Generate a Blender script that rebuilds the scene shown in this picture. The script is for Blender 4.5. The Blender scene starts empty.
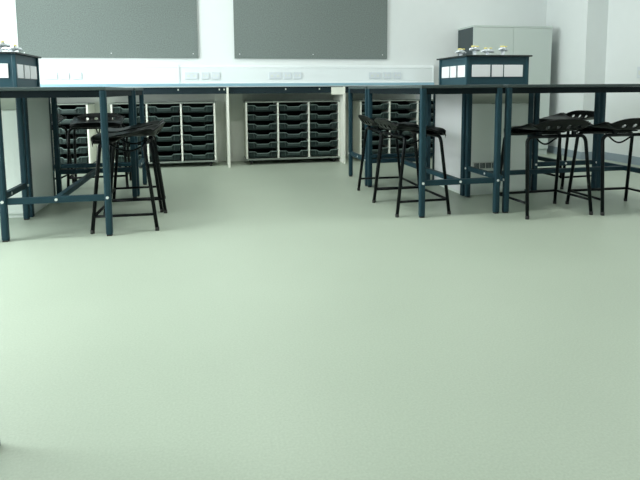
import bpy, bmesh, math
from mathutils import Vector, Matrix
S = bpy.context.scene
COL = S.collection
PI = math.pi

# ------------------------------------------------------------------ materials
def mat(name, col, rough=.5, metal=0., noise=None, spec=.5, bump=None):
    m = bpy.data.materials.new(name); m.use_nodes = True
    nt = m.node_tree; b = nt.nodes['Principled BSDF']
    b.inputs['Base Color'].default_value = (*col, 1)
    b.inputs['Roughness'].default_value = rough
    b.inputs['Metallic'].default_value = metal
    b.inputs['Specular IOR Level'].default_value = spec
    if noise or bump:
        tc = nt.nodes.new('ShaderNodeTexCoord')
    if noise:
        sc, amt = noise
        n = nt.nodes.new('ShaderNodeTexNoise'); n.inputs['Scale'].default_value = sc
        n.inputs['Detail'].default_value = 4
        nt.links.new(tc.outputs['Object'], n.inputs['Vector'])
        mx = nt.nodes.new('ShaderNodeMix'); mx.data_type = 'RGBA'
        mx.inputs['A'].default_value = (*[c*(1-amt) for c in col], 1)
        mx.inputs['B'].default_value = (*[min(1, c*(1+amt)) for c in col], 1)
        rp = nt.nodes.new('ShaderNodeMapRange')
        rp.inputs['From Min'].default_value = .3; rp.inputs['From Max'].default_value = .7
        nt.links.new(n.outputs['Fac'], rp.inputs['Value'])
        nt.links.new(rp.outputs['Result'], mx.inputs['Factor'])
        nt.links.new(mx.outputs['Result'], b.inputs['Base Color'])
    if bump:
        sc, st = bump
        n2 = nt.nodes.new('ShaderNodeTexNoise'); n2.inputs['Scale'].default_value = sc
        nt.links.new(tc.outputs['Object'], n2.inputs['Vector'])
        bp = nt.nodes.new('ShaderNodeBump'); bp.inputs['Strength'].default_value = st
        bp.inputs['Distance'].default_value = .002
        nt.links.new(n2.outputs['Fac'], bp.inputs['Height'])
        nt.links.new(bp.outputs['Normal'], b.inputs['Normal'])
    return m

M = dict(
    wall=mat('wall_paint', (.78, .82, .82), .8, noise=(6, .01)),
    ceiling=mat('ceiling_paint', (.8, .82, .8), .9),
    skirting=mat('skirting_vinyl', (.30, .37, .42), .5),
    void=mat('service_panel', (.86, .90, .84), .6),
    trunk=mat('trunking_plastic', (.80, .85, .86), .4),
    socket=mat('socket_plastic', (.68, .73, .77), .3),
    slot=mat('slot_dark', (.10, .12, .13), .6),
    felt=mat('board_felt', (.175, .208, .198), .95, noise=(90, .22)),
    alu=mat('board_trim', (.70, .74, .70), .4),
    worktop=mat('worktop_laminate', (.60, .68, .70), .35),
    blue_edge=mat('worktop_edging', (.30, .50, .62), .35),
    channel=mat('dark_channel', (.010, .024, .032), .5, spec=.3),
    steel=mat('teal_painted_steel', (.015, .048, .066), .5, spec=.25),
    benchtop=mat('bench_top_dark', (.065, .09, .09), .4, spec=.4),
    bolt=mat('bolt_zinc', (.85, .88, .88), .35, .2),
    panel=mat('cream_board', (.88, .90, .82), .5),
    pedpanel=mat('pedestal_laminate', (.82, .88, .84), .45, noise=(3, .02)),
    pedtop=mat('pedestal_upper_tone', (.36, .41, .35), .5),  # darker tone above the front seam
    pod=mat('pod_blue_panel', (.022, .070, .092), .45, spec=.35),
    podtop=mat('pod_lid', (.018, .026, .026), .4),
    white=mat('white_plate', (.90, .91, .93), .35),
    apron=mat('shaded_apron_steel', (.003, .009, .012), .6, spec=.15),  # steel darkened: the shade under the bench top is put into the colour
    tray=mat('tray_plastic', (.016, .029, .027), .40, spec=.2),
    trayrim=mat('tray_rim_highlight', (.14, .20, .185), .4, spec=.5),  # tray colour lightened, the rim's highlight is painted in
    traylab=mat('tray_label_plastic', (.035, .056, .053), .4, spec=.4),
    rackgrey=mat('rack_grey_board', (.22, .26, .23), .5),
    black=mat('black_plastic', (.0025, .004, .004), .30, spec=.16),
    blackmetal=mat('black_tube', (.002, .004, .005), .30, spec=.15),
    rubber=mat('rubber', (.02, .02, .02), .7),
    cab=mat('cabinet_grey', (.57, .64, .61), .45),
    cabside=mat('cabinet_charcoal', (.045, .065, .07), .5),
    chrome=mat('chrome', (.80, .86, .92), .25, .3),
    yellow=mat('yellow_lever', (.82, .72, .25), .4),
    winframe=mat('window_frame_white', (.8, .8, .8), .4),
)
def floor_mat():
    m = bpy.data.materials.new('floor_vinyl'); m.use_nodes = True
    nt = m.node_tree; b = nt.nodes['Principled BSDF']; N = nt.nodes.new; L = nt.links.new
    tc = N('ShaderNodeTexCoord')
    n1 = N('ShaderNodeTexNoise'); n1.inputs['Scale'].default_value = 160; n1.inputs['Detail'].default_value = 3
    n2 = N('ShaderNodeTexNoise'); n2.inputs['Scale'].default_value = 1.3; n2.inputs['Detail'].default_value = 3
    L(tc.outputs['Object'], n1.inputs['Vector']); L(tc.outputs['Object'], n2.inputs['Vector'])
    mx = N('ShaderNodeMix'); mx.data_type = 'RGBA'
    mx.inputs['A'].default_value = (.397, .463, .378, 1); mx.inputs['B'].default_value = (.466, .537, .446, 1)
    mr = N('ShaderNodeMapRange'); mr.inputs['From Min'].default_value = .25; mr.inputs['From Max'].default_value = .75
    L(n1.outputs['Fac'], mr.inputs['Value']); L(mr.outputs['Result'], mx.inputs['Factor'])
    mx2 = N('ShaderNodeMix'); mx2.data_type = 'RGBA'; mx2.blend_type = 'MULTIPLY'; mx2.inputs['Factor'].default_value = 1
    cr = N('ShaderNodeValToRGB'); cr.color_ramp.elements[0].color = (.96, .96, .96, 1); cr.color_ramp.elements[1].color = (1, 1, 1, 1)
    cr.color_ramp.elements[0].position = .35; cr.color_ramp.elements[1].position = .65
    L(n2.outputs['Fac'], cr.inputs['Fac']); L(mx.outputs['Result'], mx2.inputs['A']); L(cr.outputs['Color'], mx2.inputs['B'])
    L(mx2.outputs['Result'], b.inputs['Base Color'])
    b.inputs['Roughness'].default_value = .42; b.inputs['Specular IOR Level'].default_value = .45
    bp = N('ShaderNodeBump'); bp.inputs['Strength'].default_value = .10; bp.inputs['Distance'].default_value = .001
    L(n1.outputs['Fac'], bp.inputs['Height']); L(bp.outputs['Normal'], b.inputs['Normal'])
    return m
M['floor'] = floor_mat()
def emit(name, col, st):
    m = bpy.data.materials.new(name); m.use_nodes = True
    b = m.node_tree.nodes['Principled BSDF']
    b.inputs['Emission Color'].default_value = (*col, 1); b.inputs['Emission Strength'].default_value = st
    return m
M['diffuser'] = emit('added_lamp_diffuser', (1, 1, .97), 3)  # glowing face of the added ceiling lights

# ------------------------------------------------------------------ mesh helpers
def add_box(bm, a, b, bev=0.):
    x0, y0, z0 = a; x1, y1, z1 = b
    r = bmesh.ops.create_cube(bm, size=1)
    vs = r['verts']
    for v in vs:
        v.co = Vector(((x0+x1)/2 + v.co.x*(x1-x0), (y0+y1)/2 + v.co.y*(y1-y0), (z0+z1)/2 + v.co.z*(z1-z0)))
    if bev > 0:
        es = list({e for v in vs for e in v.link_edges})
        bmesh.ops.bevel(bm, geom=es, offset=bev, segments=2, profile=.6, affect='EDGES')
def add_tube(bm, pts, r, n=10, cap=True):
    pts = [Vector(p) for p in pts]
    rings = []
    prev = None
    for i, p in enumerate(pts):
        if i == 0: t = pts[1]-pts[0]
        elif i == len(pts)-1: t = pts[-1]-pts[-2]
        else: t = (pts[i+1]-p).normalized() + (p-pts[i-1]).normalized()
        t.normalize()
        if prev is None:
            u = t.orthogonal().normalized()
        else:
            u = (prev - t*prev.dot(t)).normalized()
        prev = u; w = t.cross(u)
        rr = r[i] if isinstance(r, (list, tuple)) else r
        rings.append([bm.verts.new(p + (u*math.cos(2*PI*k/n) + w*math.sin(2*PI*k/n))*rr) for k in range(n)])
    for a, b in zip(rings, rings[1:]):
        for k in range(n):
            bm.faces.new((a[k], a[(k+1) % n], b[(k+1) % n], b[k]))
    if cap:
        bm.faces.new(rings[0][::-1]); bm.faces.new(rings[-1])
def add_prism(bm, poly, y0, y1):            # poly in x,z extruded along y
    a = [bm.verts.new((x, y0, z)) for x, z in poly]; b = [bm.verts.new((x, y1, z)) for x, z in poly]
    n = len(poly)
    for k in range(n): bm.faces.new((a[k], a[(k+1) % n], b[(k+1) % n], b[k]))
    bm.faces.new(a[::-1]); bm.faces.new(b)
def obj(name, bm, m, parent=None, smooth=False):
    bmesh.ops.recalc_face_normals(bm, faces=bm.faces)
    me = bpy.data.meshes.new(name); bm.to_mesh(me); bm.free()
    me.materials.append(M[m])
    if smooth:
        for p in me.polygons: p.use_smooth = True
    o = bpy.data.objects.new(name, me); COL.objects.link(o)
    if parent: o.parent = parent
    return o
def box(name, a, b, m, parent=None, bev=0.):
    bm = bmesh.new(); add_box(bm, a, b, bev); return obj(name, bm, m, parent)
def tube(name, pts, r, m, parent=None, n=10):
    bm = bmesh.new(); add_tube(bm, pts, r, n); return obj(name, bm, m, parent, True)
def thing(name, label, cat, loc=(0, 0, 0), rz=0, group=None):
    o = bpy.data.objects.new(name, None); COL.objects.link(o)
    o.empty_display_size = .1
    o.location = loc; o.rotation_euler = (0, 0, rz); tag(o, label, cat, group); return o
def tag(o, label, cat, group=None):
    o['label'] = label; o['category'] = cat
    if group: o['group'] = group
    return o
def struct(name, bm, m):
    o = obj(name, bm, m); o['kind'] = 'structure'; return o
def sbox(name, a, b, m, bev=0.):
    bm = bmesh.new(); add_box(bm, a, b, bev); return struct(name, bm, m)
def copy_tree(o, parent=None):
    c = o.copy(); COL.objects.link(c)
    if parent: c.parent = parent
    for ch in list(o.children): copy_tree(ch, c)
    return c
def dup(o, label, loc, rz=None):
    c = copy_tree(o); c.location = loc; c['label'] = label
    if rz is not None: c.rotation_euler = (0, 0, rz)
    return c

# ------------------------------------------------------------------ the room
XL, XR, YB, YF, ZC = -3.4, 4.575, 6.60, -6.0, 2.75
sbox('floor', (XL-.2, YF-.2, -.1), (XR+.3, YB+.2, 0), 'floor')
sbox('ceiling', (XL-.2, YF-.2, ZC), (XR+.3, YB+.2, ZC+.1), 'ceiling')
sbox('wall_back', (XL-.2, YB, 0), (XR+.3, YB+.15, ZC), 'wall')
sbox('wall_front', (XL-.2, YF-.15, 0), (XR+.3, YF, ZC), 'wall')
# right wall: stepped where the wall is boxed out towards the back corner
bm = bmesh.new()
plan = [(4.43, YB), (4.305, 5.63), (XR, 5.63), (XR+.02, YF), (XR+.3, YF), (XR+.3, YB)]
a = [bm.verts.new((x, y, 0)) for x, y in plan]; b = [bm.verts.new((x, y, ZC)) for x, y in plan]
for k in range(len(plan)):
    bm.faces.new((a[k], a[(k+1) % len(plan)], b[(k+1) % len(plan)], b[k]))
bm.faces.new(a[::-1]); bm.faces.new(b)
struct('wall_right', bm, 'wall')
bm = bmesh.new()
pl = [(4.43, YB-.001), (4.305, 5.63), (XR, 5.63), (XR+.02, YF)]
th = .012
inner = [(4.43-th, YB-.001), (4.305-th, 5.63-th), (XR-th, 5.63-th), (XR+.02-th, YF)]
for (p, q, r_, s_) in [(pl[i], pl[i+1], inner[i+1], inner[i]) for i in range(3)]:
    lo = [bm.verts.new((x, y, 0)) for x, y in (p, q, r_, s_)]; hi = [bm.verts.new((x, y, .088)) for x, y in (p, q, r_, s_)]
    for k in range(4): bm.faces.new((lo[k], lo[(k+1) % 4], hi[(k+1) % 4], hi[k]))
    bm.faces.new(lo[::-1]); bm.faces.new(hi)
struct('baseboard_right', bm, 'skirting')
sbox('baseboard_back', (XL, YB-.012, 0), (4.41, YB, .088), 'skirting')
# left wall with its window openings
WIN = [(1.9, 3.5), (3.8, 5.2)]
Z0, Z1 = .35, 2.55
bm = bmesh.new()
add_box(bm, (XL-.2, YF, 0), (XL, YB, Z0)); add_box(bm, (XL-.2, YF, Z1), (XL, YB, ZC))
ys = [YF] + [v for w in WIN for v in w] + [YB]
for k in range(0, len(ys), 2): add_box(bm, (XL-.2, ys[k], Z0), (XL, ys[k+1], Z1))
struct('wall_left', bm, 'wall')
for i, (y0, y1) in enumerate(WIN):
    bm = bmesh.new(); f = .05
    add_box(bm, (XL-.15, y0, Z0), (XL-.09, y0+f, Z1)); add_box(bm, (XL-.15, y1-f, Z0), (XL-.09, y1, Z1))
    add_box(bm, (XL-.15, y0+f, Z0), (XL-.09, y1-f, Z0+f)); add_box(bm, (XL-.15, y0+f, Z1-f), (XL-.09, y1-f, Z1))
    ym = (y0+y1)/2; add_box(bm, (XL-.15, ym-.025, Z0+f), (XL-.09, ym+.025, Z1-f))
    struct('window_%d' % (i+1), bm, 'winframe')

# ------------------------------------------------------------------ lights
def area(name, loc, rot, sx, sy, power, col):
    l = bpy.data.lights.new(name, 'AREA'); l.shape = 'RECTANGLE'; l.size = sx; l.size_y = sy
    l.energy = power; l.color = col
    o = bpy.data.objects.new(name, l); COL.objects.link(o); o.location = loc; o.rotation_euler = rot
    return o
WP = (155, 75)
for i, (y0, y1) in enumerate(WIN):
    area('window_daylight', (XL-.08, (y0+y1)/2, (Z0+Z1)/2), (0, -PI/2, 0), Z1-Z0, y1-y0, WP[i], (.93, 1., .98))
added_lamps = [(-1.8, .4), (.6, .4), (3.0, .4), (-1.8, 3.1), (.6, 3.1), (3.0, 3.1), (-1.8, 5.4), (.6, 5.4), (3.0, 5.4)]  # unseen ceiling lights, added as overhead and frontal fill
places = {-1.8: 'left', .6: 'middle', 3.0: 'right'}
rowname = {.4: 'row above the open floor', 3.1: 'row above the bench fronts', 5.4: 'row nearest the noticeboards'}
proto = None
for (x, y) in added_lamps:
    lb = 'added unseen square ceiling light, %s one in the %s' % (places[x], rowname[y])
    if proto is None:
        proto = thing('added_ceiling_light', lb, 'ceiling light', (x, y, ZC), 0, 'added unseen ceiling lights')
        bm = bmesh.new()
        for s in (-1, 1):
            add_box(bm, (s*.30-.012, -.312, -.02), (s*.30+.012, .312, 0)); add_box(bm, (-.288, s*.30-.012, -.02), (.288, s*.30+.012, 0))
        obj('frame', bm, 'winframe', proto)
        box('diffuser', (-.288, -.288, -.012), (.288, .288, 0), 'diffuser', proto)
    else:
        dup(proto, lb, (x, y, ZC))
    area('added_ceiling_fill', (x, y, ZC-.03), (0, 0, 0), .55, .55, {.4: 1.5, 3.1: 17, 5.4: 6}[y], (1., 1., .96))

# ------------------------------------------------------------------ noticeboards, trunking, worktop
def board(x0, x1, label, scr):
    t = thing('noticeboard', label, 'noticeboard', ((x0+x1)/2, YB-.001, 1.215), 0, 'grey felt noticeboards')
    h = (x1-x0)/2
    box('felt_panel', (-h+.006, -.022, .006), (h-.006, 0, 1.194), 'felt', t)
    bm = bmesh.new()
    add_box(bm, (-h, -.024, 0), (-h+.006, 0, 1.2)); add_box(bm, (h-.006, -.024, 0), (h, 0, 1.2))
    add_box(bm, (-h+.006, -.024, 0), (h-.006, 0, .006)); add_box(bm, (-h+.006, -.024, 1.194), (h-.006, 0, 1.2))
    obj('edge_trim', bm, 'felt', t)
    for sx in scr:
        for z in (.05, 1.15):
            bm = bmesh.new(); add_tube(bm, [(sx, -.020, z), (sx, -.026, z)], .006, 8); obj('screw', bm, 'bolt', t)
board(-1.99, -.078, 'grey felt noticeboard on the back wall, the left of the pair', (-.9, .0, .9))
board(.34, 2.222, 'grey felt noticeboard on the back wall, the right of the pair', (-.88, .0, .88))

t = thing('dado_trunking', 'white plastic cable trunking box along the wall just above the worktop', 'cable trunking', (0, YB-.001, .9135))
XT = 2.81; XTL = XL+.01
def trunk_len(x0, x1):
    bm = bmesh.new()
    prof = [(0, .003), (-.085, .003), (-.085, .016), (-.078, .022), (-.078, .185), (-.085, .191), (-.072, .222), (0, .222)]
    a = [bm.verts.new((x0, y, z)) for y, z in prof]; b = [bm.verts.new((x1, y, z)) for y, z in prof]
    n = len(prof)
    for k in range(n): bm.faces.new((a[k], a[(k+1) % n], b[(k+1) % n], b[k]))
    bm.faces.new(a[::-1]); bm.faces.new(b)
    return bm
obj('trunking_length', trunk_len(XTL, -.300), 'trunk', t)
obj('trunking_length', trunk_len(-.297, XT), 'trunk', t)
box('joint_cover', (-.306, -.0875, .004), (-.291, -.070, .221), 'socket', t)
bm = bmesh.new(); add_box(bm, (XT, -.088, .002), (XT+.012, 0, .224), .003); obj('end_cap', bm, 'trunk', t)
def plate(name, x0, x1, label, slots, group):
    o = thing(name, label, 'socket', ((x0+x1)/2, YB-.078, 1.011), 0, group)
    h = (x1-x0)/2
    bm = bmesh.new(); add_box(bm, (-h, -.016, -.040), (h, 0, .040), .003); obj('faceplate', bm, 'socket', o)
    for (sx, sz, w, hh) in slots:
        bm = bmesh.new(); add_box(bm, (sx-w/2, -.017, sz-hh/2), (sx+w/2, -.0155, sz+hh/2)); obj('outlet', bm, 'alu', o)
G = [(-1.748, -1.596, -1.566, -1.473, -1.437, -1.345), (-.232, -.088, -.047, .040, .072, .160), (.734, .877, .908, 1.000, 1.033, 1.125), (1.971, 2.115, 2.154, 2.250, 2.287, 2.380)]
where = ['in the leftmost socket group beside the left service pod', 'in the socket group just right of the trunking joint', 'in the socket group below the right noticeboard middle', 'in the socket group nearest the right trunking end']
for g, w in zip(G, where):
    plate('power_socket', g[0], g[1], 'white double power socket '+w, [(-.035, -.005, .03, .028), (.035, -.005, .03, .028), (-.01, .025, .010, .014), (.01, .025, .010, .014)], 'double power sockets on the trunking')
    plate('data_socket', g[2], g[3], 'white data plate, middle plate '+w, [(-.018, 0, .018, .022), (.018, 0, .018, .022)], 'small data plates on the trunking')
    plate('data_socket', g[4], g[5], 'white data plate, right plate '+w, [(-.018, 0, .018, .022), (.018, 0, .018, .022)], 'small data plates on the trunking')
o = thing('wall_socket', 'white socket plate on the right wall at the picture edge', 'socket', (XR+.003, 5.06, 1.0), -PI/2)
bm = bmesh.new(); add_box(bm, (-.075, -.014, -.062), (.075, 0, .062), .003); obj('faceplate', bm, 'socket', o)
for sx in (-.035, .035): box('outlet', (sx-.018, -.0155, -.025), (sx+.018, -.0135, .02), 'alu', o)

YW = 5.98
t = thing('worktop', 'long pale grey wall worktop with light blue edging under the noticeboards', 'worktop', (0, YW, 0))
box('slab', (XL+.01, .004, .875), (2.595, YB-YW-.001, .913), 'worktop', t)
box('edging', (XL+.01, -.001, .886), (2.595, .004, .913), 'blue_edge', t)
box('under_channel', (XL+.01, .03, .803), (2.58, .075, .875), 'channel', t)
for sx in (-.29, .14, .19, .86, 1.24, -1.4, 2.2):
    box('fixing_bracket', (sx-.006, .024, .840), (sx+.006, .03, .858), 'alu', t)
def support(x, label):
    o = tag(box('support_panel', (x, YW+.055, 0), (x+.020, YB-.14, .874), 'panel', None, .002), label, 'support panel', 'cream support panels under the worktop')
    return o
# support panels reach under the slab but stop either side of the dark channel
def support(x, label, block=False):
    o = thing('support_panel', label, 'support panel', (x, YW, 0), 0, 'cream support panels under the worktop')
    box('panel_board', (0, .006, 0), (.022, .029, .872), 'panel', o)
    box('panel_web', (0, .029, 0), (.022, YB-YW-.095, .800), 'panel', o)
    if block: box('corner_block', (-.135, .008, .785), (0, .028, .868), 'panel', o)
support(.215, 'cream vertical support panel left of the middle tray rack')
support(1.510, 'cream vertical support panel with corner block right of the middle tray rack', True)
support(-2.4, 'cream vertical support panel at far left behind the left bench island')
sbox('trim_1', (XL, YB-.09, .10), (2.58, YB-.06, .86), 'void')
sbox('trim_2', (XL, YB-.088, 0), (2.58, YB-.065, .10), 'void')

# ------------------------------------------------------------------ tray racks
ROWS = ['top', 'second', 'third', 'fourth', 'fifth', 'bottom']
def tray_proto():
    W = .334
    o = thing('storage_tray', '', 'storage tray', (0, 0, 0), 0, 'black storage trays in the racks')
    h = W/2
    bm = bmesh.new()                                      # tray shell
    front = [(-h*.90, -.070), (h*.90, -.070), (h*.96, -.006), (h*.50, -.006), (h*.36, -.026), (-h*.36, -.026), (-h*.50, -.006), (-h*.96, -.006)]
    add_prism(bm, front, 0, .004)
    add_prism(bm, [(-h*.90, -.070), (h*.90, -.070), (h*.90, -.066), (-h*.90, -.066)], .004, .36)
    for s in (-1, 1):
        add_prism(bm, [(s*h*.90, -.070), (s*h*.96, -.004), (s*h*.93, -.004), (s*h*.87, -.070)], .004, .36)
    add_prism(bm, [(-h*.90, -.070), (h*.90, -.070), (h*.96, -.004), (-h*.96, -.004)], .36, .364)
    obj('tray_body', bm, 'tray', o)
    bm = bmesh.new()                                      # rim lip following the dipped front edge
    top = [(-h, 0), (-h*.52, 0), (-h*.38, -.020), (h*.38, -.020), (h*.52, 0), (h, 0)]
    poly = top + [(x, z-.008) for x, z in top[::-1]]
    add_prism(bm, poly, -.014, .004)
    for s in (-1, 1): add_box(bm, (min(s*h, s*(h-.012)), .004, -.006), (max(s*h, s*(h-.012)), .36, 0))
    obj('rim', bm, 'trayrim', o)
    bm = bmesh.new(); add_prism(bm, [(-h*.42, -.054), (h*.42, -.054), (h*.42, -.030), (-h*.42, -.030)], -.006, 0)
    for s in (-1, 1): add_prism(bm, [(s*h*.56, -.060), (s*h*.60, -.060), (s*h*.62, -.010), (s*h*.57, -.010)], -.005, 0)
    obj('label_holder', bm, 'traylab', o)
    return o
TP = tray_proto(); first = [True]
def rack(x0, x1, cols, label, short, ycol):
    Y = 6.135; D = .365; H = .714; B = .052
    t = thing('tray_rack', label, 'tray rack', (x0, Y, 0), 0, 'tray racks on castors under the worktop')
    W = x1-x0; th = .018
    box('base_panel', (0, 0, B), (W, D, B+.018), 'rackgrey', t)
    box('top_panel', (-.004, -.004, H-.014), (W+.004, D, H), 'rackgrey', t)
    box('side_panel', (0, 0, B+.018), (th, D, H-.014), 'panel', t)
    box('side_panel', (W-th, 0, B+.018), (W, D, H-.014), 'panel', t)
    pitch = (W-th)/cols
    for k in range(1, cols):
        box('divider', (k*pitch, 0, B+.018), (k*pitch+th, D, H-.014), 'panel', t)
    box('back_panel', (th, D-.004, B+.018), (W-th, D-.001, H-.014), 'tray', t)
    for cx in (.06, W-.06):
        for cy in (.05, D-.05):
            bm = bmesh.new(); add_tube(bm, [(cx-.012, cy, .021), (cx+.012, cy, .021)], .0205, 14)
            c = obj('castor', bm, 'rubber', t, True)
            box('fork', (cx-.016, cy-.012, .03), (cx+.016, cy+.012, B), 'channel', c)
    cn = {3: ['left', 'middle', 'right']}[cols]
    for c in range(cols):
        if c not in ycol: continue
        for r in range(6):
            lb = 'black tray in the %s, %s column, %s row' % (short, cn[c], ROWS[r])
            xc = x0 + c*pitch + th/2 + pitch/2; z = .673 - r*.104
            if first[0]:
                first[0] = False; TP.location = (xc, Y+.004, z); TP['label'] = lb
            else: dup(TP, lb, (xc, Y+.004, z))
rack(-2.33, -1.225, 3, 'cream rack of black trays at far left behind the left bench island', 'far left rack', (0, 1, 2))
rack(-1.0, .092, 3, 'cream rack of black trays, right part clear of the left stools', 'rack left of the two cream panels', (0, 1, 2))
rack(.424, 1.503, 3, 'cream rack of black trays fully visible between the two cream support panels', 'fully visible middle rack', (0, 1, 2))
rack(1.748, 2.82, 3, 'cream rack of black trays behind the right bench island', 'rack behind the right bench island', (0, 1, 2))

# ------------------------------------------------------------------ tall cabinet
cx0, cx1, cy0, cy1, ch = 3.175, 4.235, 6.17, YB-.015, 1.60
t = thing('storage_cabinet', 'tall light grey two-door cabinet with charcoal side in the back right corner', 'cabinet', (cx0, cy0, 0))
W = cx1-cx0; D = cy1-cy0
box('side_panel', (0, .02, .0), (.02, D, ch-.022), 'cabside', t)['label'] = 'charcoal side panel'
box('side_panel', (W-.02, .02, .0), (W, D, ch-.022), 'cab', t)
box('back_panel', (.02, D-.01, .0), (W-.02, D, ch-.022), 'cab', t)
box('top_panel', (-.004, 0, ch-.022), (W+.004, D, ch), 'cab', t, .002)
box('plinth', (.02, .03, 0), (W-.02, .05, .07), 'cab', t)
for k in (0, 1):
    a = .0 + k*W/2
    d = box('door', (a+.002, 0, .075), (a+W/2-.002, .019, ch-.025), 'cab', t, .0015)
    hx = W/2-.05 if k == 0 else W/2+.04
    box('handle', (hx, -.012, .70), (hx+.010, 0, .82), 'alu', d)

# ------------------------------------------------------------------ lab benches
LW = .037; TOPZ = .862
def bench_proto(L, W):
    """bench lying along local x, width .6 along local y, origin at its corner on the floor"""
    t = thing('lab_bench', '', 'lab bench', (0, 0, 0), 0, 'high laboratory benches with teal steel frames')
    bm = bmesh.new(); add_box(bm, (0, 0, .843), (L, W, TOPZ), .003); obj('bench_top', bm, 'benchtop', t)
    for x in (0, L-LW):
        for y in (0, W-LW):
            bm = bmesh.new(); add_box(bm, (x, y, .006), (x+LW, y+LW, .843), .010); lg = obj('leg', bm, 'steel', t)
            bm = bmesh.new(); add_box(bm, (x+.004, y+.004, 0), (x+LW-.004, y+LW-.004, .006)); obj('foot_pad', bm, 'rubber', lg)
            bm = bmesh.new(); xo = (x-.004, x) if x == 0 else (x+LW, x+LW+.004)
            add_tube(bm, [(xo[0], y+LW/2, .227), (xo[1], y+LW/2, .227)], .0085, 10)
            yo = (y-.004, y) if y == 0 else (y+LW, y+LW+.004)
            obj('bolt', bm, 'bolt', lg)
    bm = bmesh.new()                                      # top frame, four aprons
    h0, h1 = .803, .842; r = .028; i = .008
    add_box(bm, (LW, i, h0), (L-LW, i+r, h1)); add_box(bm, (LW, W-i-r, h0), (L-LW, W-i, h1))
    add_box(bm, (i, LW, h0), (i+r, W-LW, h1)); add_box(bm, (L-i-r, LW, h0), (L-i, W-LW, h1))
    obj('top_frame', bm, 'apron', t)
    for x, s in ((.010, -1), (L-.038, 1)):
        bm = bmesh.new(); add_box(bm, (x, LW, .208), (x+.028, W-LW, .244), .002); rl = obj('lower_rail', bm, 'steel', t)
        xa = x-.004 if s < 0 else x+.028
        bm = bmesh.new(); add_tube(bm, [(xa, W/2, .227), (xa+.004, W/2, .227)], .0085, 10); obj('bolt', bm, 'bolt', rl)
    bm = bmesh.new(); add_box(bm, (.038, W/2-.017, .210), (L-.038, W/2+.017, .242), .002); obj('stretcher', bm, 'steel', t)
    return t
BP = bench_proto(1.2, .590)
def put(o, x0, y0, along, label, W=.59):
    """along 'x' or 'y'; x0,y0 min corner"""
    o['label'] = label
    if along == 'x': o.location = (x0, y0, 0); o.rotation_euler = (0, 0, 0)
    else: o.location = (x0+W, y0, 0); o.rotation_euler = (0, 0, PI/2)
put(BP, -1.146, 3.280, 'y', 'bench running towards the back wall, right side of the left island')
put(copy_tree(BP), -2.363, 3.280, 'x', 'bench at the left picture edge, in front of the left pedestal')
put(copy_tree(BP), -1.744, 4.500, 'x', 'rear bench of the left island, parallel to the wall worktop')
put(bench_proto(1.2, .568), 1.341, 3.285, 'y', 'bench running towards the back wall, left side of the right island', .568)
put(copy_tree(BP), 1.943, 3.285, 'x', 'front bench of the right island with two stools pushed under it')
put(copy_tree(BP), 1.333, 4.505, 'x', 'rear bench of the right island, in front of a tray rack')
put(copy_tree(BP), 2.560, 3.905, 'y', 'bench on the right flank of the right pedestal')

# ------------------------------------------------------------------ service pedestals and pods
def pedestal(x0, y0, side, label):
    t = thing('service_pedestal', label, 'pedestal', (x0, y0, 0), 0, 'service pedestals in the bench islands')
    W = .595; p = .045
    for x in (0, W-p):
        for y in (0, W-p):
            bm = bmesh.new(); add_box(bm, (x, y, 0), (x+p, y+p, .860), .004); obj('corner_post', bm, 'steel', t)
    ins = .004
    box('base_board', (.02, .02, 0), (W-.02, W-.02, .03), 'pedpanel', t)
    # four panels between the posts, each with an upper strip
    def pan(a, b, m, nm): return box(nm, a, b, m, t)
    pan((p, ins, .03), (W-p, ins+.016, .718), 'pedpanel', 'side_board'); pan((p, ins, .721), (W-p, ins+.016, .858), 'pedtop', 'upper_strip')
    pan((p, W-ins-.016, .03), (W-p, W-ins, .858), 'pedpanel', 'side_board')
    for sx in (0, 1):
        xa = ins-.002 if sx == 0 else W-ins-.014
        pan((xa, p, .03), (xa+.016, W-p, .858), 'white' if (side < 0 and sx == 0) else 'pedpanel', 'side_board')
    bm = bmesh.new()
    add_box(bm, (-.0, -.0, .8605), (W, W, .866)); obj('cap', bm, 'podtop', t)
    return t
PR = pedestal(1.945, 3.905, -1, 'pale pedestal between the right island benches, carrying a blue service pod')
PL = pedestal(-1.757, 3.905, 1, 'pale pedestal between the left island benches, carrying a blue service pod')
v = thing('vent_grille', 'small grille plate with dark square slots low on the right pedestal front', 'vent grille', (2.19, 3.909, .235))
box('plate', (-.165, -.004, -.030), (.165, 0, .030), 'alu', v)
for k in range(6):
    if k > 2 and k != 5: pass
    x = -.150 + k*.0505
    bm = bmesh.new()
    for j in range(4): add_box(bm, (x+j*.011, -.006, -.021), (x+j*.011+.008, -.004, .021))
    obj('slots', bm, 'slot', v)

def pod(x0, y0, label, side):
    """side: which x face shows (-1 left, +1 right); local origin at min corner, z on the pedestal"""
    t = thing('service_pod', label, 'service pod', (x0, y0, .866), 0, 'blue service pods')
    W, D, H = .510, .50, .218
    box('housing', (0, 0, 0), (W, D, H), 'pod', t)
    for x in (0, W):
        for y in (0, D):
            bm = bmesh.new(); add_box(bm, (x-.012 if x == 0 else x-.014, y-.006 if y == 0 else y-.02, 0), (x+.014 if x == 0 else x+.012, y+.02 if y == 0 else y+.006, H), .004)
            obj('corner_trim', bm, 'pod', t)
    bm = bmesh.new(); add_box(bm, (-.027, -.027, H), (W+.027, D+.027, H+.012), .003); obj('lid', bm, 'podtop', t)
    z0, z1 = .062, .155
    fr = [(.036, .188), (.204, .298), (.309, .468)]
    if side > 0: fr = [(W-b, W-a) for a, b in fr]
    for a, b in fr: box('white_plate', (a, -.008, z0), (b, 0, z1), 'white', t, .002)
    for a, b in ((.025, .155), (.185, .292), (.312, .455)):
        if side < 0: box('white_plate', (-.008, a, z0), (0, b, z1), 'white', t, .002)
        else: box('white_plate', (W, a, z0), (W+.008, b, z1), 'white', t, .002)
    return t
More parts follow.
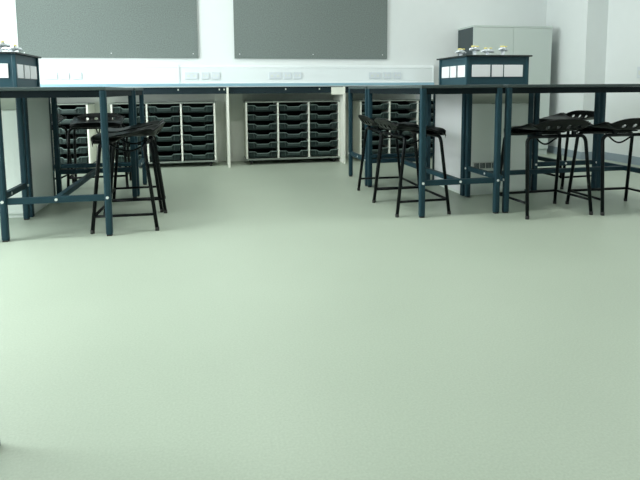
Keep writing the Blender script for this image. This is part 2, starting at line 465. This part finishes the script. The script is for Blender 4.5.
pod(1.980, 3.935, 'blue service pod with white plates and gas taps on the right pedestal', -1)
pod(-1.733, 3.935, 'blue service pod with white plates and gas taps on the left pedestal', 1)

def tap_proto():
    t = thing('gas_tap', '', 'gas tap', (0, 0, 0), 0, 'gas taps on the service pods')
    bm = bmesh.new(); add_tube(bm, [(0, 0, 0), (0, 0, .006), (0, 0, .0061), (0, 0, .045)], [.026, .024, .015, .015], 14)
    add_tube(bm, [(-.022, 0, .052), (.022, 0, .052)], [.020, .020], 12)
    obj('tap_body', bm, 'chrome', t, True)
    for s in (-1, 1):
        bm = bmesh.new()
        P = [(s*.020, 0, .052), (s*.034, 0, .052), (s*.035, 0, .052), (s*.044, 0, .050), (s*.045, 0, .050), (s*.056, 0, .047), (s*.066, 0, .043)]
        add_tube(bm, P, [.014, .014, .009, .012, .009, .011, .006], 10); nz = obj('nozzle', bm, 'chrome', t, True)
        bm = bmesh.new(); add_box(bm, (s*.024-.008, -.020, .068), (s*.024+.008, .012, .078), .003); lv = obj('lever', bm, 'yellow', t); lv['label'] = 'yellow lever'
    return t
TPZ = .866+.218+.012
TA = tap_proto()
taps = [((2.115, 4.330), .5, 'gas tap with yellow levers nearest the left rear corner of the right pod'),
        ((2.085, 4.030), .5, 'gas tap with yellow levers at the left front of the right pod'),
        ((2.29, 4.20), .2, 'gas tap with yellow levers at the right rear of the right pod'),
        ((2.325, 4.020), .6, 'gas tap with yellow levers at the right front of the right pod'),
        ((-1.335, 4.02), .3, 'gas tap with yellow levers at the right front of the left pod'),
        ((-1.355, 4.330), .2, 'gas tap with yellow levers at the right rear of the left pod'),
        ((-1.62, 4.330), .5, 'gas tap with yellow levers at the left rear of the left pod')]
for i, (pt, rz, lb) in enumerate(taps):
    if i == 0: TA.location = (*pt, TPZ); TA.rotation_euler = (0, 0, rz); TA['label'] = lb
    else: dup(TA, lb, (*pt, TPZ), rz)

# ------------------------------------------------------------------ stools
def seat_mesh():
    bm = bmesh.new()
    NU, NV = 56, 60
    # profile along depth (y, z): rolled front edge -> dished top -> raised rear lip
    prof = []
    for k in range(6): prof.append((.06+.0197*k, .5290))  # underside of the front roll
    for k in range(9):
        a = -PI/2 + PI*k/8
        prof.append((.178+.020*math.cos(a), .5515+.0225*math.sin(a)))
    for k in range(1, 9):
        s = k/8; prof.append((.178-.29*s, .574 - .022*s - .008*math.sin(PI*s)))
    cy_, cz_ = -.112, .552+.078
    for k in range(1, 29):
        a = -PI/2 - (PI*.42)*k/28
        prof.append((cy_+.085*math.cos(a)*1.05, cz_+.078*math.sin(a)))
    y0, z0 = prof[-1]
    for k in range(1, 5): prof.append((y0-.004*k, z0+.0075*k))
    nv = len(prof)
    grid = []
    for (i, (y, z)) in enumerate(prof):
        row = []
        back = max(0, (-y-.05)/.15)                       # 0 in front, 1 at the lip
        half = .212*(1+.015*min(1, back)**2)
        if i < 15: half = .204
        for j in range(NU+1):
            u = -1 + 2*j/NU
            zz = z
            if i >= 23: zz = .552 + (z-.552)*(1-.50*abs(u)**3.6)
            side = abs(u)**6
            yy = y - (.0 if y > 0 else 0)
            if y < 0: yy = y + .045*abs(u)**4*min(1, back)
            elif y > .12: yy = y - .03*abs(u)**4*(y-.12)/.08
            g = max(0, min(1, (.09-y)/.26)); e = .046*g
            if i > 11:
                zz = max(zz, .574+e*abs(u)**4-.006)
                zz -= .022*side*max(0, min(1, (y-.06)/.08))
            row.append(bm.verts.new((u*half, yy, zz)))
        grid.append(row)
    for i in range(nv-1):
        for j in range(NU):
            uc = -1+2*(j+.5)/NU; yc = (prof[i][0]+prof[i+1][0])/2; zc = (prof[i][1]+prof[i+1][1])/2
            hole = False
            if i > 23:
                for hx in (-.53, -.18, .18, .53):
                    if ((uc-hx)/.082)**2 + ((zc-.590)/.0125)**2 < 1: hole = True
            if 8 < i < 17:                                # moulded ventilation slots in the dish
                pass
            if hole: continue
            bm.faces.new((grid[i][j], grid[i][j+1], grid[i+1][j+1], grid[i+1][j]))
    bmesh.ops.recalc_face_normals(bm, faces=bm.faces)
    loose = [v for v in bm.verts if not v.link_faces]
    bmesh.ops.delete(bm, geom=loose, context='VERTS')
    bmesh.ops.solidify(bm, geom=bm.faces[:], thickness=.009)
    return bm
def stool_proto():
    t = thing('lab_stool', '', 'stool', (0, 0, 0), 0, 'black laboratory stools at the benches')
    obj('seat', seat_mesh(), 'black', t, True)
    R = .0115; HZ = .524
    for sy in (-1, 1):
        yf, yt = sy*.185, sy*.125
        for sx in (-1, 1):
            pts = [(sx*.240, yf, .006), (sx*.220, yt+ (yf-yt)*.08, HZ-.042)]
            for k in range(1, 6):
                a = k/5*PI/2
                pts.append((sx*(.220-.040*(1-math.cos(a))), yt+(yf-yt)*.05*(1-k/5), HZ-.042+.042*math.sin(a)))
            pts.append((0, yt, HZ))
            lg = tube('leg', pts, R, 'blackmetal', t, 10)
            tube('foot_cap', [(sx*.2402, yf, 0), (sx*.2395, yf, .022)], .0125, 'rubber', lg, 10)
            box('seat_mount', (sx*.13-.012, yt-.010, HZ+.008), (sx*.13+.012, yt+.010, .556), 'blackmetal', lg)
    f = (.100-.006)/(HZ-.051)
    xr = .240-.020*f; yr = .185-.055*f
    for sx in (-1, 1): tube('side_rail', [(sx*xr, -yr, .100), (sx*xr, yr, .100)], .0085, 'blackmetal', t, 8)
    tube('foot_rail', [(-xr, yr, .100), (xr, yr, .100)], .0095, 'blackmetal', t, 8)
    P = []
    for k in range(13):
        s = k/12; P.append((0, -.125+.25*s, HZ-.012-.052*math.sin(PI*s)**1.3))
    tube('seat_brace', P, .006, 'blackmetal', t, 8)
    return t
ST = stool_proto()
E90 = PI/2
stools = [((1.386, 3.590), -E90+.02, 'black stool nearest the viewer on the left flank of the right island'),
          ((1.400, 4.088), -E90-.03, 'black stool behind the nearest one on the left flank of the right island'),
          ((2.230, 3.292), .035, 'black stool pushed under the right front bench, beside its left legs'),
          ((2.778, 3.262), -.02, 'black stool cut by the right picture edge at the right front bench'),
          ((3.045, 4.225), E90+.05, 'black stool beyond the front pair, beside the right-flank bench'),
          ((-.490, 3.600), E90-.03, 'black stool nearest the viewer on the right flank of the left island'),
          ((-.520, 4.105), E90+.04, 'black stool behind the nearest one on the right flank of the left island'),
          ((-.950, 5.150), PI+.05, 'black stool behind the left island, nearest the front bench leg'),
          ((-1.470, 5.150), PI-.06, 'black stool behind the left island, close to the left pedestal'),
          ((-.790, 1.215), -.22, 'black stool at the lower left picture edge with one foot showing')]
for i, (pt, rz, lb) in enumerate(stools):
    if i == 0: ST.location = (*pt, 0); ST.rotation_euler = (0, 0, rz); ST['label'] = lb
    else: dup(ST, lb, (*pt, 0), rz)

# ------------------------------------------------------------------ world, camera, view
w = bpy.data.worlds.new('world'); S.world = w; w.use_nodes = True
w.node_tree.nodes['Background'].inputs['Color'].default_value = (.8, .95, 1, 1)
w.node_tree.nodes['Background'].inputs['Strength'].default_value = 1.0
f, cx, cy, yaw, pit, rol, H = 545.86, 320, 149.32, .20375, .10783, -.00725, .8337
fwd0 = Vector((math.sin(yaw), math.cos(yaw), 0)); rt = Vector((math.cos(yaw), -math.sin(yaw), 0)); up0 = Vector((0, 0, 1))
fw = fwd0*math.cos(pit) - up0*math.sin(pit); up = up0*math.cos(pit) + fwd0*math.sin(pit)
r2 = rt*math.cos(rol) + up*math.sin(rol); u2 = up*math.cos(rol) - rt*math.sin(rol)
cam = bpy.data.cameras.new('camera'); co = bpy.data.objects.new('camera', cam); COL.objects.link(co)
mtx = Matrix((r2, u2, -fw)).transposed().to_4x4(); mtx.translation = Vector((0, 0, H)); co.matrix_world = mtx
cam.sensor_width = 36; cam.sensor_fit = 'HORIZONTAL'; cam.lens = f/640*36
cam.shift_x = -(cx-320)/640; cam.shift_y = (cy-240)/640; cam.clip_start = .05
S.camera = co
vs = S.view_settings; vs.view_transform = 'Standard'; vs.look = 'None'; vs.gamma = 1; vs.exposure = 0.0; vs.use_curve_mapping = False
